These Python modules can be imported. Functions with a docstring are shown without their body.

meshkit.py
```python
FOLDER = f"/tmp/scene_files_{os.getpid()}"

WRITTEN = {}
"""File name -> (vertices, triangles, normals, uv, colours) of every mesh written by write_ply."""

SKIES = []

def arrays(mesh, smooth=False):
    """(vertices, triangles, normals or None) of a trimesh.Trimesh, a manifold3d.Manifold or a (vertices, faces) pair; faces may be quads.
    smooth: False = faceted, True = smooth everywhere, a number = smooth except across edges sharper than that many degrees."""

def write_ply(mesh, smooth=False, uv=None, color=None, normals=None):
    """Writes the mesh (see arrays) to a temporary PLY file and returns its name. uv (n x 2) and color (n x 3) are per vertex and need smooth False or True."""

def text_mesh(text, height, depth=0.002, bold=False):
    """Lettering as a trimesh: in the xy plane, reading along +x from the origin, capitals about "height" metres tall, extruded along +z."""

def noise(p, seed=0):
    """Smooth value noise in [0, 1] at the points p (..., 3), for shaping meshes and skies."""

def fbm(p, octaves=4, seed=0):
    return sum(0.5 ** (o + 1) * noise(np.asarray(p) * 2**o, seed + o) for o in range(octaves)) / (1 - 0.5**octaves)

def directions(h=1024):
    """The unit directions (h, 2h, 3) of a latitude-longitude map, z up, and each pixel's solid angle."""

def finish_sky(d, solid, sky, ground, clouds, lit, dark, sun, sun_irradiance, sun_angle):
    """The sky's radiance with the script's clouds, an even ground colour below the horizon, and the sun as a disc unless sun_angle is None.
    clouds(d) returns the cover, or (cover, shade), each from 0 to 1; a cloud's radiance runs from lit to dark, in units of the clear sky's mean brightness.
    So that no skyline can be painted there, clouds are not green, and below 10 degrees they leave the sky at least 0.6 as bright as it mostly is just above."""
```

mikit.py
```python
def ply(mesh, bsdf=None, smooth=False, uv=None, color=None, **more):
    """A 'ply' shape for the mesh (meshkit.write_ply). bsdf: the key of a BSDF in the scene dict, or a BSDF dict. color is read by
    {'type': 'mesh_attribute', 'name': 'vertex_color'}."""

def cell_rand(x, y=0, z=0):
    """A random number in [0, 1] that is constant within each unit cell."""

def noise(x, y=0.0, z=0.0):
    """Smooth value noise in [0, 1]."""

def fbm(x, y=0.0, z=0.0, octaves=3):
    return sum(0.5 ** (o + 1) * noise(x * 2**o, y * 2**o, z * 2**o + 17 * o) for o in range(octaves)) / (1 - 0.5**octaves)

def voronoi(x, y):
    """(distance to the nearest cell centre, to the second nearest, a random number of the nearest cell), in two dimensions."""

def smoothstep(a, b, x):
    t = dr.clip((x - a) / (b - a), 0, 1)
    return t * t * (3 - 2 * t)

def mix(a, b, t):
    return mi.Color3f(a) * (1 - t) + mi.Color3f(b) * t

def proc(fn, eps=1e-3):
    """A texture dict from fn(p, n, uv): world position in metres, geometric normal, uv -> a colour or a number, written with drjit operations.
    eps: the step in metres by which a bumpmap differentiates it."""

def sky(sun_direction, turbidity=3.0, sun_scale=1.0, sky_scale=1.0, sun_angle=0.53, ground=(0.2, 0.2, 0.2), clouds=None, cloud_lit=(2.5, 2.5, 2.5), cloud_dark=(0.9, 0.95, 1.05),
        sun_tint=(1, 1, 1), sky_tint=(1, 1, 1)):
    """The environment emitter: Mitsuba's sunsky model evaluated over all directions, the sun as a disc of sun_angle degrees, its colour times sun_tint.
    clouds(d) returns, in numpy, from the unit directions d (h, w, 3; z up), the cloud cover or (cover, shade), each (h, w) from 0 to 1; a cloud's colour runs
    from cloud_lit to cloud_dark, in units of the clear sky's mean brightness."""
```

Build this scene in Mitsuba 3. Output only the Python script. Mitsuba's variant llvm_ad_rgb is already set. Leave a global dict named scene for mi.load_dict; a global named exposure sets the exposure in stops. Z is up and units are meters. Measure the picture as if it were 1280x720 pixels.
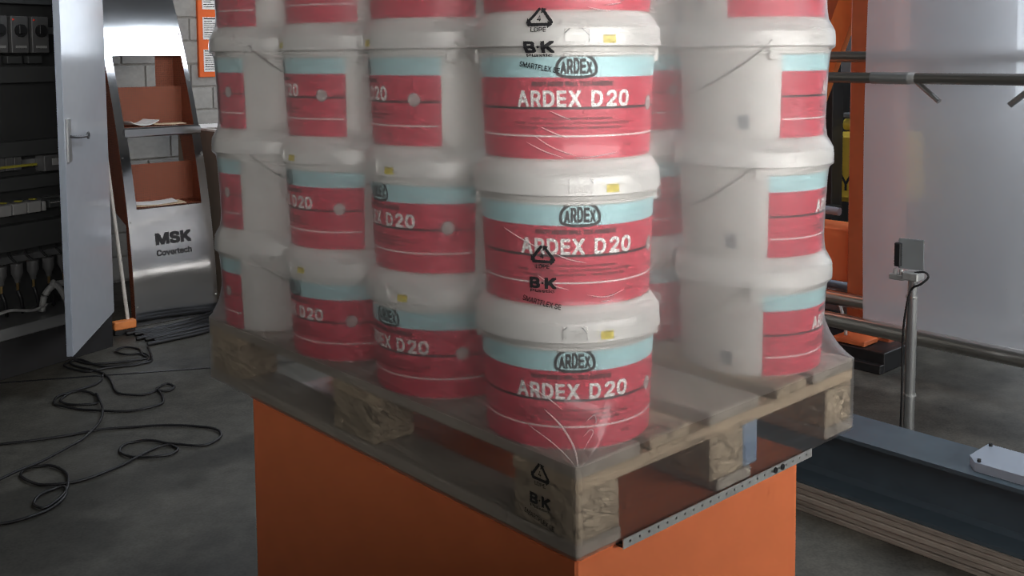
import math
import numpy as np
import trimesh
import mitsuba as mi
import drjit as dr
import mikit
import meshkit
from mikit import proc, noise, fbm, voronoi, cell_rand, smoothstep, mix

T = mi.ScalarTransform4f
scene, labels = {}, {}
rng = np.random.default_rng(7)

# ------------------------------------------------------------------ camera, light, exposure
exposure = 0.95
YAW, PITCH, ROLL, FPX, CYPX = 0.8369, 0.0739, -0.0083, 1274.36, 162.72
CAM = np.array([-1.043, -1.020, 1.600])
_f = np.array([math.cos(YAW) * math.cos(PITCH), math.sin(YAW) * math.cos(PITCH), -math.sin(PITCH)])
_r = np.array([math.sin(YAW), -math.cos(YAW), 0.0])
_u = np.cross(_r, _f)
UP = -math.sin(ROLL) * _r + math.cos(ROLL) * _u
scene['camera'] = {'type': 'perspective', 'fov': 2 * math.degrees(math.atan(640 / FPX)), 'fov_axis': 'x', 'near_clip': 0.05, 'far_clip': 100.0,
                   'principal_point_offset_x': 0.0, 'principal_point_offset_y': (360 - CYPX) / 720,
                   'to_world': T().look_at(origin=CAM.tolist(), target=(CAM + _f).tolist(), up=UP.tolist())}


def rgb(*c):
    return {'type': 'rgb', 'value': [float(x) for x in c]}


GATE, ROOF, SIDE, BACKW = 6.8, 5.0, 1.0, 1.6        # radiance of the lit translucent panes
DAY = (1.02, 1.0, 0.975)
COOL = (0.90, 1.0, 1.12)


def pane(key, x0, x1, y0, y1, z0, z1, L, tint):
    """A translucent daylight pane lying in an axis plane, its glowing side towards the hall's inside (0.6, 0, 2)."""
    v = np.array([[x0, y0, z0], [x1, y1, z0], [x1, y1, z1], [x0, y0, z1]], float) if z0 != z1 else np.array([[x0, y0, z0], [x1, y0, z0], [x1, y1, z0], [x0, y1, z0]], float)
    n = np.cross(v[1] - v[0], v[2] - v[0])
    f = np.array([[0, 1, 2, 3]]) if n @ (np.array([0.6, 0, 2.0]) - v.mean(0)) > 0 else np.array([[3, 2, 1, 0]])
    scene[key] = mikit.ply((v, f), {'type': 'diffuse', 'reflectance': rgb(.4, .4, .4)}, emitter={'type': 'area', 'radiance': rgb(*(L * c for c in tint))})


# ------------------------------------------------------------------ materials
def mat(name, base, rough=.5, metal=0., spec=.5, bump=None, scale=1., **kw):
    b = {'type': 'principled', 'base_color': base if isinstance(base, dict) else rgb(*base), 'roughness': rough, 'metallic': metal, 'specular': spec, **kw}
    if bump is not None:
        b = {'type': 'bumpmap', 'arbitrary': bump, 'scale': scale, 'bsdf': b}
    scene[name] = {'type': 'twosided', 'bsdf': b}
    return name


def speck(c, amount=.12, f=30.):
    c = np.array(c, float)

    def fn(p, n, uv):
        k = 1 + amount * (fbm(p.x * f, p.y * f, p.z * f, 4) - .5) * 2
        return mi.Color3f(*c.tolist()) * k
    return proc(fn)


def concrete(p, n, uv):
    a = fbm(p.x * 1.3, p.y * 1.3, 3.0, 4)
    b = fbm(p.x * 14, p.y * 14, 1.0, 4)
    g = noise(p.x * 160, p.y * 160, 0.)
    st = smoothstep(.50, .72, fbm(p.x * 2.1 + 9, p.y * 2.9, 8.0, 4))
    k = .076 * (1 + .7 * (a - .5) + .6 * (b - .5) + .3 * (g - .5)) * (1 - .45 * st)
    return mi.Color3f(1.06, 1.0, .84) * k


mat('concrete', proc(concrete), .62, spec=.35)
mat('plaster', speck((.07, .07, .068), .1, 5.), .9)
mat('ceiling_paint', (.09, .09, .088), .9)
mat('mortar', speck((.30, .29, .27), .2, 60.), .95)
for i, c in enumerate([(.36, .35, .33), (.335, .325, .31), (.385, .375, .355)]):
    mat(f'block_{i}', speck(c, .14, 45.), .9)
mat('bucket_plastic', (.68, .665, .635), .42, spec=.5)
mat('lid_plastic', (.70, .69, .665), .38, spec=.5)
mat('black_print', (.012, .012, .014), .6)
mat('white_print', (.86, .85, .82), .5)
mat('dark_red_print', (.05, .006, .012), .6)
mat('teal_print', (.46, .70, .72), .5)
mat('badge_print', (.55, .50, .47), .45)
mat('grey_print', (.27, .28, .29), .6)
mat('yellow_sticker', (.66, .54, .07), .55)
mat('wire', (.50, .50, .49), .35, 1.)
mat('dark_steel', (.10, .10, .105), .45, .6)
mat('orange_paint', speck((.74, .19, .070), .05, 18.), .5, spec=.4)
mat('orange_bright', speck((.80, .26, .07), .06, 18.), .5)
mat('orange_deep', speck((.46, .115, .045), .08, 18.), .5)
mat('steel_grey', (.42, .43, .43), .35, .85)
mat('rail_steel', (.30, .29, .27), .28, .9)
mat('plate_grey', (.20, .225, .235), .4, .3)
mat('galvanised', speck((.55, .56, .55), .15, 60.), .45, .7)
mat('chrome', (.66, .65, .62), .24, 1.)
mat('brushed', (.45, .45, .45), .3, 1.)
mat('rubber', (.012, .012, .013), .45)
mat('black_metal', (.016, .016, .017), .55)
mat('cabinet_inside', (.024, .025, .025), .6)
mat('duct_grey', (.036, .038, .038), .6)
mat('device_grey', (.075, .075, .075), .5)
mat('device_light', (.24, .24, .235), .5)
mat('device_yellow', (.30, .26, .035), .5)
mat('copper', (.60, .42, .18), .3, 1.)
mat('red_lamp', (.8, .05, .03), .4)
mat('door_paint', speck((.38, .40, .43), .03, 20.), .16, spec=.6)
mat('beam_paint', speck((.06, .085, .105), .14, 14.), .36, spec=.55)
mat('enclosure', (.29, .33, .39), .4)
mat('brown_laminate', speck((.21, .165, .13), .1, 9.), .55)
mat('paper', (.78, .78, .76), .8)
mat('buff_paper', (.60, .47, .32), .8)
mat('yellow_paint', speck((.60, .44, .055), .1, 14.), .45)
mat('machine_black', (.012, .012, .013), .5)
mat('machine_grey', (.16, .17, .18), .5)
mat('hose_white', (.6, .6, .58), .5)
mat('pole_white', speck((.62, .59, .54), .12, 40.), .5)
mat('board_orange', (.80, .14, .025), .6)


def wood_fn(axis, tint, dark):
    tint, dark = mi.Color3f(*tint), mi.Color3f(*dark)

    def fn(p, n, uv):
        a, b = (p.x, p.y) if axis == 'x' else (p.y, p.x)
        g = fbm(a * 4, b * 60, p.z * 60, 4)
        s = fbm(p.x * 7 + 3, p.y * 7, p.z * 9, 4)
        f = noise(a * 25, b * 320, p.z * 320)
        return mix(dark, tint, smoothstep(.2, .75, .55 * g + .35 * s + .2 * f))
    return proc(fn)


def chip_fn(p, n, uv):
    a, b, k = voronoi(p.x * 60 + p.z * 41, p.z * 75 - p.y * 63)
    s = fbm(p.x * 9, p.y * 9, p.z * 9, 3)
    c = mix(mi.Color3f(.17, .13, .09), mi.Color3f(.50, .405, .29), .65 * k + .35 * s)
    return mix(mi.Color3f(.10, .075, .05), c, smoothstep(.02, .16, b - a))


mat('wood_x', wood_fn('x', (.45, .35, .24), (.14, .105, .075)), .75)
mat('wood_y', wood_fn('y', (.38, .30, .21), (.13, .10, .072)), .75)
mat('wood_grey', wood_fn('y', (.33, .29, .245), (.13, .115, .098)), .8)
mat('chipwood', proc(chip_fn), .85)


def blue_block(p, n, uv):
    k = fbm(p.x * 30, p.y * 30, p.z * 30, 3)
    return mix(mi.Color3f(.10, .16, .26), mi.Color3f(.24, .28, .33), k)


mat('blue_wood', proc(blue_block), .8)


def mesh_orange(p, n, uv):
    h = (p.x + p.y) * 110
    w = p.z * 110
    a, b = h - dr.floor(h) - .5, w - dr.floor(w) - .5
    d = dr.sqrt(a * a + b * b)
    return mix(mi.Color3f(.075, .022, .014), mi.Color3f(.27, .070, .030), smoothstep(.26, .36, d))


mat('perforated_orange', proc(mesh_orange), .55)


def sheet_bump(p, n, uv):
    return fbm(p.x * 2.2, p.z * 1.6, 2.0, 2)


mat('stainless', (.60, .60, .61), .09, 1., bump=proc(sheet_bump, 4e-3), scale=.006)


LH, LB, LR, LT = .0, .0025, .1255, .1585                     # label's bands, metres above the bucket's foot


def label_fn(p, n, uv):
    v, u = uv.y, uv.x
    red = mi.Color3f(.55, .048, .082)
    c = dr.select(v > LR, mi.Color3f(.46, .72, .75), red)
    edge = smoothstep(.0017, .0009, dr.abs(v - .0375)) * smoothstep(.195, .19, dr.abs(u))
    c = mix(c, mi.Color3f(.80, .74, .72), edge)
    line = smoothstep(.0023, .0015, dr.abs(v - .0795))
    return mix(c, mi.Color3f(.02, .015, .018), line)


mat('label_print', proc(label_fn), .42, spec=.5)


# the stretch film: a thin sheet that passes most light, bends it a little and scatters some of it
def film(name, rough, clear, veil, tint=(.74, .74, .735), milk=(.96, .945, .94)):
    """clear: the share of light that passes straight; of the rest, veil is scattered diffusely and the remainder blurred."""
    blur = {'type': 'principledthin', 'base_color': rgb(*tint), 'roughness': rough, 'spec_trans': 1.0, 'diff_trans': 1.0, 'eta': 1.5}
    haze = {'type': 'principledthin', 'base_color': rgb(*milk), 'roughness': .5, 'spec_trans': 0.0, 'diff_trans': 1.1, 'eta': 1.5}
    b = {'type': 'blendbsdf', 'weight': clear, 'a': {'type': 'blendbsdf', 'weight': veil, 'a': blur, 'b': haze}, 'b': {'type': 'thindielectric', 'int_ior': 1.5}}
    scene[name] = b


film('hood_film', .29, .52, .28)
film('skirt_film', .20, .62, .15)
film('fold_film', .12, .10, .75)
film('web_film', .50, .10, .45, milk=(.80, .82, .88))


# ------------------------------------------------------------------ mesh helpers
def cat(ms):
    return trimesh.util.concatenate(ms)


def box(x0, x1, y0, y1, z0, z1, bev=.002):
    h = np.array([x1 - x0, y1 - y0, z1 - z0]) / 2
    c = np.array([x0 + x1, y0 + y1, z0 + z1]) / 2
    b = min(bev, *(h * .45))
    if b <= 0:
        return trimesh.creation.box(h * 2, T_(c))
    pts = [(2 * np.array(s) - 1) * (h - b * (1 - np.eye(3)[k])) for s in np.ndindex(2, 2, 2) for k in range(3)]
    m = trimesh.Trimesh(np.array(pts)).convex_hull
    m.apply_translation(c)
    return m


def T_(c):
    m = np.eye(4)
    m[:3, 3] = c
    return m


def sbox(w, d, h, at, rotz=0., bev=.002):
    """A bevelled box of w x d x h standing on 'at' (its footprint's centre), turned by rotz degrees."""
    m = box(-w / 2, w / 2, -d / 2, d / 2, 0, h, bev)
    m.apply_transform(trimesh.transformations.rotation_matrix(math.radians(rotz), [0, 0, 1]))
    m.apply_translation(at)
    return m


def lathe(profile, n=48):
    p = np.asarray(profile, float)
    a = np.arange(n) * 2 * np.pi / n
    v = np.stack([p[:, :1] * np.cos(a), p[:, :1] * np.sin(a), np.repeat(p[:, 1:], n, 1)], -1).reshape(-1, 3)
    q = []
    for i in range(len(p) - 1):
        for j in range(n):
            k = (j + 1) % n
            q.append([i * n + j, i * n + k, (i + 1) * n + k, (i + 1) * n + j])
    q = np.array(q)
    m = trimesh.Trimesh(v, np.vstack([q[:, [0, 1, 2]], q[:, [0, 2, 3]]]), process=False)
    m.update_faces(m.nondegenerate_faces())
    return m


def spline(pts, per=8, closed=False):
    p = np.asarray(pts, float)
    if closed:
        p = np.vstack([p[-1:], p, p[:2]])
    else:
        p = np.vstack([2 * p[:1] - p[1:2], p, 2 * p[-1:] - p[-2:-1]])
    out = []
    for i in range(1, len(p) - 2):
        t = np.linspace(0, 1, per, endpoint=False)[:, None]
        a, b, c, d = p[i - 1:i + 3]
        out.append(.5 * (2 * b + (c - a) * t + (2 * a - 5 * b + 4 * c - d) * t**2 + (3 * b - a - 3 * c + d) * t**3))
    return np.vstack(out + ([] if closed else [p[-2:-1]]))


def tube(pts, r, sides=8):
    p = np.asarray(pts, float)
    t = np.gradient(p, axis=0)
    t /= np.linalg.norm(t, axis=1, keepdims=True) + 1e-12
    ref = np.where(np.abs(t[:, 2:]) < .9, [[0, 0, 1.]], [[1., 0, 0]])
    a = np.cross(t, ref)
    a /= np.linalg.norm(a, axis=1, keepdims=True) + 1e-12
    b = np.cross(t, a)
    g = np.arange(sides) * 2 * np.pi / sides
    rr = np.broadcast_to(r, (len(p),))[:, None, None]
    v = (p[:, None] + rr * (np.cos(g)[None, :, None] * a[:, None] + np.sin(g)[None, :, None] * b[:, None])).reshape(-1, 3)
    i, j = np.meshgrid(np.arange(len(p) - 1), np.arange(sides), indexing='ij')
    k = (j + 1) % sides
    q = np.stack([i * sides + j, i * sides + k, (i + 1) * sides + k, (i + 1) * sides + j], -1).reshape(-1, 4)
    n = len(v)
    v = np.vstack([v, p[:1], p[-1:]])
    s = np.arange(sides)
    caps = np.vstack([np.stack([s * 0 + n, (s + 1) % sides, s], 1), np.stack([s * 0 + n + 1, n - sides + s, n - sides + (s + 1) % sides], 1)])
    m = trimesh.Trimesh(v, np.vstack([q[:, [0, 1, 2]], q[:, [0, 2, 3]], caps]), process=False)
    m.fix_normals()
    return m


def rod(a, b, r, sides=20):
    return tube([a, b], r, sides)


def prism(outline, depth, to):
    """The outline (list of 2-D points) extruded by depth; to: a 4x4 matrix from (x, y, depth)."""
    from shapely.geometry import Polygon
    m = trimesh.creation.extrude_polygon(outline if hasattr(outline, 'exterior') else Polygon(outline), depth, engine='earcut')
    m.apply_transform(to)
    return m


def frame(o, ex, ey):
    ex, ey = np.asarray(ex, float), np.asarray(ey, float)
    ex /= np.linalg.norm(ex)
    ey = ey - ex * (ex @ ey)
    ey /= np.linalg.norm(ey)
    m = np.eye(4)
    m[:3, 0], m[:3, 1], m[:3, 2], m[:3, 3] = ex, ey, np.cross(ex, ey), o
    return m


def flat_text(text, height, width=None, bold=True, spacing=0.):
    """Flat lettering (vertices x, y; triangles), reading along +x from 0, squeezed to the given width."""
    if spacing:
        out, x = [], 0.
        for ch in text:
            if ch == ' ':
                x += height * .45
                continue
            m = flat_text(ch, height, None, bold)
            m[0][:, 0] += x - m[0][:, 0].min()
            x = m[0][:, 0].max() + spacing * height
            out.append(m)
        v, f = join2(out)
    else:
        m = meshkit.text_mesh(text, height, .001, bold)
        keep = m.face_normals[:, 2] > .9
        v, f = m.vertices, m.faces[keep]
        used, inv = np.unique(f, return_inverse=True)
        v, f = v[used][:, :2].copy(), inv.reshape(-1, 3)
    v[:, 0] -= v[:, 0].min()
    if width:
        v[:, 0] *= width / v[:, 0].max()
    return v, f


def join2(parts):
    vs, fs, n = [], [], 0
    for v, f in parts:
        vs.append(v)
        fs.append(f + n)
        n += len(v)
    return np.vstack(vs), np.vstack(fs)


def heavy(m, d):
    """The lettering with every stroke widened by about d on each side."""
    return join2([shift(m, a * d, b * d) for a, b in ((-1, -1), (1, -1), (1, 1), (-1, 1))])


def poly2(poly):
    v, f = trimesh.creation.triangulate_polygon(poly, engine='earcut')
    return np.array(v), np.array(f)


def fine(v, f, edge):
    v3, f3 = trimesh.remesh.subdivide_to_size(np.column_stack([v, np.zeros(len(v))]), f, edge, max_iter=12)[:2]
    return v3[:, :2], f3


def shift(m, dx, dy):
    return m[0] + [dx, dy], m[1]


def add(key, m, bsdf, smooth=False, **kw):
    k, i = key, 0
    while k in scene:
        i += 1
        k = f'{key}_{i:03d}'
    scene[k] = mikit.ply(m, bsdf, smooth, **kw)
    return k


def put(key, shape, to=None):
    k, i = key, 0
    while k in scene:
        i += 1
        k = f'{key}_{i:03d}'
    scene[k] = {**shape, **({'to_world': to} if to is not None else {})}
    return k


def name(key):
    """The next free key of a thing that has only parts."""
    k, i = key, 0
    while k in labels or k in scene:
        i += 1
        k = f'{key}_{i:03d}'
    return k


def lab(key, label=None, cat_=None, group=None, kind=None):
    labels[key] = {a: b for a, b in dict(label=label, category=cat_, group=group, kind=kind).items() if b}
    return key


def structure(key, label, cat_):
    return lab(key, label, cat_, kind='structure')


# ------------------------------------------------------------------ the hall
X0, X1, Y0, Y1, ZC = -8.5, 9.0, -7.0, 6.2, 6.5
scene['floor'] = mikit.ply(trimesh.creation.box([X1 - X0 + .6, Y1 - Y0 + .6, .2], T_([(X0 + X1) / 2, (Y0 + Y1) / 2, -.1])), 'concrete')
structure('floor', 'stained grey concrete floor of the hall', 'floor')
add('floor__joint', box(-.4, 2.2, -.0075, .0075, .0003, .0035, .001).apply_transform(trimesh.transformations.concatenate_matrices(T_([.45, 4.31, 0]), trimesh.transformations.rotation_matrix(-.512, [0, 0, 1]))), 'rubber')
labels['floor__joint'] = {'label': 'thin black joint line across the floor'}


def holed_wall(key, along, at, a0, a1, z1, holes, thick, bsdf):
    """A wall slab with rectangular holes (a0, a1, z0, z1). along: the axis it runs in; it stands from 'at' outwards by thick."""
    from shapely.geometry import box as sb
    p = sb(a0, 0, a1, z1)
    for h in holes:
        p = p.difference(sb(h[0], h[2], h[1], h[3]))
    o, ex = ([0, at, 0], [1, 0, 0]) if along == 'x' else ([at, 0, 0], [0, 1, 0])
    m = prism(p, abs(thick), np.eye(4))
    v = m.vertices.copy()
    w = np.zeros_like(v)
    sgn = np.sign(thick)
    if along == 'x':
        w[:, 0], w[:, 1], w[:, 2] = v[:, 0], at + sgn * v[:, 2], v[:, 1]
    else:
        w[:, 0], w[:, 1], w[:, 2] = at + sgn * v[:, 2], v[:, 0], v[:, 1]
    m = trimesh.Trimesh(w, m.faces)
    m.fix_normals()
    scene[key] = mikit.ply(m, bsdf)


GATE_R = (-8.2, 4.0, 1.6, 3.7)
BW = (2.86, 6.2, 1.60, 3.6)
SW = (-3.5, 5.5, 1.1, 3.8)
holed_wall('wall_front', 'x', Y0, X0, X1, ZC, [GATE_R], -.25, 'plaster')
structure('wall_front', 'plain wall of the hall behind the camera', 'wall')
holed_wall('wall_right', 'y', X1, Y0, Y1, ZC, [SW], .25, 'plaster')
structure('wall_right', 'far plain wall of the hall beyond the film machine', 'wall')
holed_wall('wall_left', 'y', X0, Y0, Y1, ZC, [], -.25, 'plaster')
structure('wall_left', 'plain wall of the hall at its left end', 'wall')
holed_wall('wall_back', 'x', Y1 + .012, X0, X1, ZC, [BW], .25, 'mortar')
structure('wall_back', 'wall of pale grey sand lime blocks with wide mortar joints', 'wall')
SKY1 = (2.6, 6.0, -.2, 1.5)
from shapely.geometry import box as sbx
cp = sbx(X0, Y0, X1, Y1)
for s in (SKY1,):
    cp = cp.difference(sbx(s[0], s[2], s[1], s[3]))
scene['ceiling'] = mikit.ply(prism(cp, .2, T_([0, 0, ZC])), 'ceiling_paint')
structure('ceiling', 'grey hall ceiling with skylights', 'ceiling')

for k, (s, L) in enumerate(((SKY1, ROOF),), 2):
    w = f'window_{k + 1}'
    pane(w + '__pane', s[0], s[1], s[2], s[3], ZC + .1, ZC + .1, L, COOL)
    structure(w, 'translucent roof skylight of the hall', 'skylight')
    n = 3
    for i in range(n + 1):
        x = s[0] + (s[1] - s[0]) * i / n
        add(w + '__bar', box(x - .03, x + .03, s[2], s[3], ZC + .02, ZC + .08), 'galvanised')


def wall_window(w, along, at, r, L, nx, nz, label, inward, tint):
    e = at - inward * .12
    if along == 'x':
        pane(w + '__pane', r[0], r[1], e, e, r[2], r[3], L, tint)
    else:
        pane(w + '__pane', e, e, r[0], r[1], r[2], r[3], L, tint)
    structure(w, label, 'window')
    f0, f1 = sorted((at - inward * .10, at - inward * .03))
    for i in range(nx + 1):
        a = r[0] + (r[1] - r[0]) * i / nx
        b = (a - .03, a + .03, f0, f1) if along == 'x' else (f0, f1, a - .03, a + .03)
        add(w + '__bar', box(*b, r[2], r[3]), 'galvanised')
    for i in range(nz + 1):
        z = r[2] + (r[3] - r[2]) * i / nz
        b = (r[0], r[1], f0, f1) if along == 'x' else (f0, f1, r[0], r[1])
        add(w + '__bar', box(*b, z - .03, z + .03), 'galvanised')


wall_window('window_1', 'x', Y0, GATE_R, GATE, 8, 2, 'large translucent gate glazing behind the camera', 1, DAY)
wall_window('window_2', 'x', Y1, BW, BACKW, 3, 2, 'window in the block wall behind the wrapped buckets', -1, COOL)
wall_window('window_4', 'y', X1, SW, SIDE, 6, 2, 'long window band in the far wall beyond the film machine', -1, COOL)

# a low dark machine housing behind the camera, which keeps the daylight off the pedestal's left side
scene['wall_partition'] = mikit.ply(box(-4.6, .32, -2.25, -1.75, .0, 1.5, .01), 'machine_grey')
structure('wall_partition', 'low grey machine housing behind the camera', 'partition')

# the blocks of the back wall where the photograph shows them
PH, PL, JT = .171, .342, .013
blk = [mikit.ply(box(-PL / 2 + JT / 2, PL / 2 - JT / 2, -.004, .02, -PH / 2 + JT / 2, PH / 2 - JT / 2, .003), f'block_{i}') for i in range(3)]
for row in range(16):
    zc = .013 + PH * (row + .5)
    for c in range(10):
        xc = .36 + PL * (c + (.5 if row % 2 else 0.)) + .02
        if xc + PL / 2 > 3.5 or (xc + PL / 2 > 2.80 and zc + PH / 2 > 1.54):
            continue
        put('wall_back__block', blk[int(rng.integers(3))], T().translate([xc, Y1 + float(rng.uniform(-.0015, .0015)), zc]))

# ------------------------------------------------------------------ lift table
TZ = .852
TX, TY = .600, 1.010
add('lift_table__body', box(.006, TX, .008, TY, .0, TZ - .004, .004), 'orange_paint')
lab('lift_table', 'orange sheet metal pedestal carrying the pallet of buckets', 'pedestal')
add('lift_table__base_frame', box(-.0, TX + .006, .0, TY + .006, .0, .05, .004), 'machine_black')
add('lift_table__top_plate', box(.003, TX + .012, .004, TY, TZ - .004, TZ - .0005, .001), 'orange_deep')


def strip_mesh():
    from shapely.geometry import box as sb, Point
    p = sb(.092, .0, .622, .0155)
    for i in range(23):
        p = p.difference(Point(.108 + i * .0225, .0085).buffer(.0024, 5))
    return prism(p, .002, frame([0, -.0066, TZ - .010], [1, 0, 0], [0, 0, 1]))


add('lift_table__perforated_strip', strip_mesh(), 'galvanised')
labels['lift_table__perforated_strip'] = {'label': 'grey perforated steel strip along the top edge'}
add('lift_table__strip_backing', box(.0935, .6205, -.0064, .009, TZ - .0098, TZ - .0035, .0004), 'machine_black')
for x in (.500, .522):
    add('lift_table__bolt', rod([x, -.0112, TZ - .0015], [x, -.0087, TZ - .0015], .0055, 10), 'machine_black')
add('lift_table__seam_screw', box(TX - .001, TX + .004, -.001 + .008, .012, .604, .607, .0005), 'machine_black')

# ------------------------------------------------------------------ pallet
PW, PLn, PB, PH_ = .785, 1.200, TZ, .143
ZB = PB + PH_
lab('pallet', 'worn wooden euro pallet on the orange pedestal under the buckets', 'pallet')
BRD = .022


def rough_box(x0, x1, y0, y1, z0, z1, seed):
    m = box(x0, x1, y0, y1, z0, z1, .003)
    m = m.subdivide_to_size(max(.04, (max(x1 - x0, y1 - y0)) / 16))
    v = m.vertices
    d = meshkit.fbm(v * 22, 3, seed)[:, None] - .5
    c = (v - v.mean(0))
    c /= np.linalg.norm(c, axis=1, keepdims=True) + 1e-9
    m.vertices = v + c * np.minimum(d, 0) * .004
    return m


bx = [(0., .145), (.32, .465), (.64, .785)]          # block columns along x (the short side)
by = [(0., .1), (.55, .65), (1.1, 1.2)]               # along y
for i, (a, b) in enumerate(((0, .145), (.1675, .2675), (.32, .465), (.5175, .6175), (.64, .785))):
    add('pallet__deck_board', rough_box(a + .001, b - .001, 0.001, PLn, PB + .121, PB + .143, 10 + i), 'wood_y' if i % 2 else 'wood_grey')
for i, (a, b) in enumerate(((0, .145), (.5275, .6725), (1.055, 1.2))):
    add('pallet__stringer_board', rough_box(0.001, PW - .001, a + .001, b, PB + .099, PB + .121, 20 + i), 'wood_x')
for i, (a, b) in enumerate(bx):
    for j, (c, d) in enumerate(((.0, .145), (.5275, .6725), (1.055, 1.2))):
        w = .0 if i != 1 else .0
        key = 'pallet__block'
        if i == 1 and j == 0:
            k = add(key, rough_box(a + .005, b - .045, c + .003, d, PB + .022, PB + .099, 40), 'chipwood')
            k2 = add(k + '__blue_mark' if False else 'pallet__painted_end', rough_box(b - .045, b - .003, c + .003, d, PB + .022, PB + .118, 41), 'blue_wood')
            labels[k2] = {'label': 'blue painted end of the middle block'}
            continue
        bw = b - (0.045 if i == 0 and j == 0 else 0.045 if i == 0 else 0)
        add(key, rough_box(a + .003 + (.045 if i == 2 else 0), bw - .003, c + .003, d - .003, PB + .022, PB + .099, 30 + 3 * i + j), 'chipwood')
for i, (a, b) in enumerate(((0, .1), (.3425, .4425), (.685, .785))):
    add('pallet__bottom_board', rough_box(a + .001, b - .001, .001, PLn, PB + .0003, PB + .022, 50 + i), 'wood_grey')

# ------------------------------------------------------------------ buckets
RB, RT, HB, LHT, RL = .1326, .1411, .2225, .0510, .1516
ZL = HB - LHT


def R(z):
    return RB + (RT - RB) * np.clip(z / ZL, 0, 1.1)


def wrap(m, off, edge=.012):
    """Flat artwork (x = arc length right of the label's middle, y = height) laid on the bucket's wall, off metres proud of it."""
    v, f = fine(m[0], m[1], edge)
    a = v[:, 0] / .137
    r = R(v[:, 1]) + off
    return trimesh.Trimesh(np.stack([r * np.cos(a), r * np.sin(a), v[:, 1]], 1), f, process=False)


def lidwrap(m, off, edge=.01):
    v, f = fine(m[0], m[1], edge)
    a = v[:, 0] / RL
    t = np.clip((v[:, 1] - ZL) / .028, 0, 1)
    r = RL - .003 * t + off
    return trimesh.Trimesh(np.stack([r * np.cos(a), r * np.sin(a), v[:, 1]], 1), f, process=False)


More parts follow.
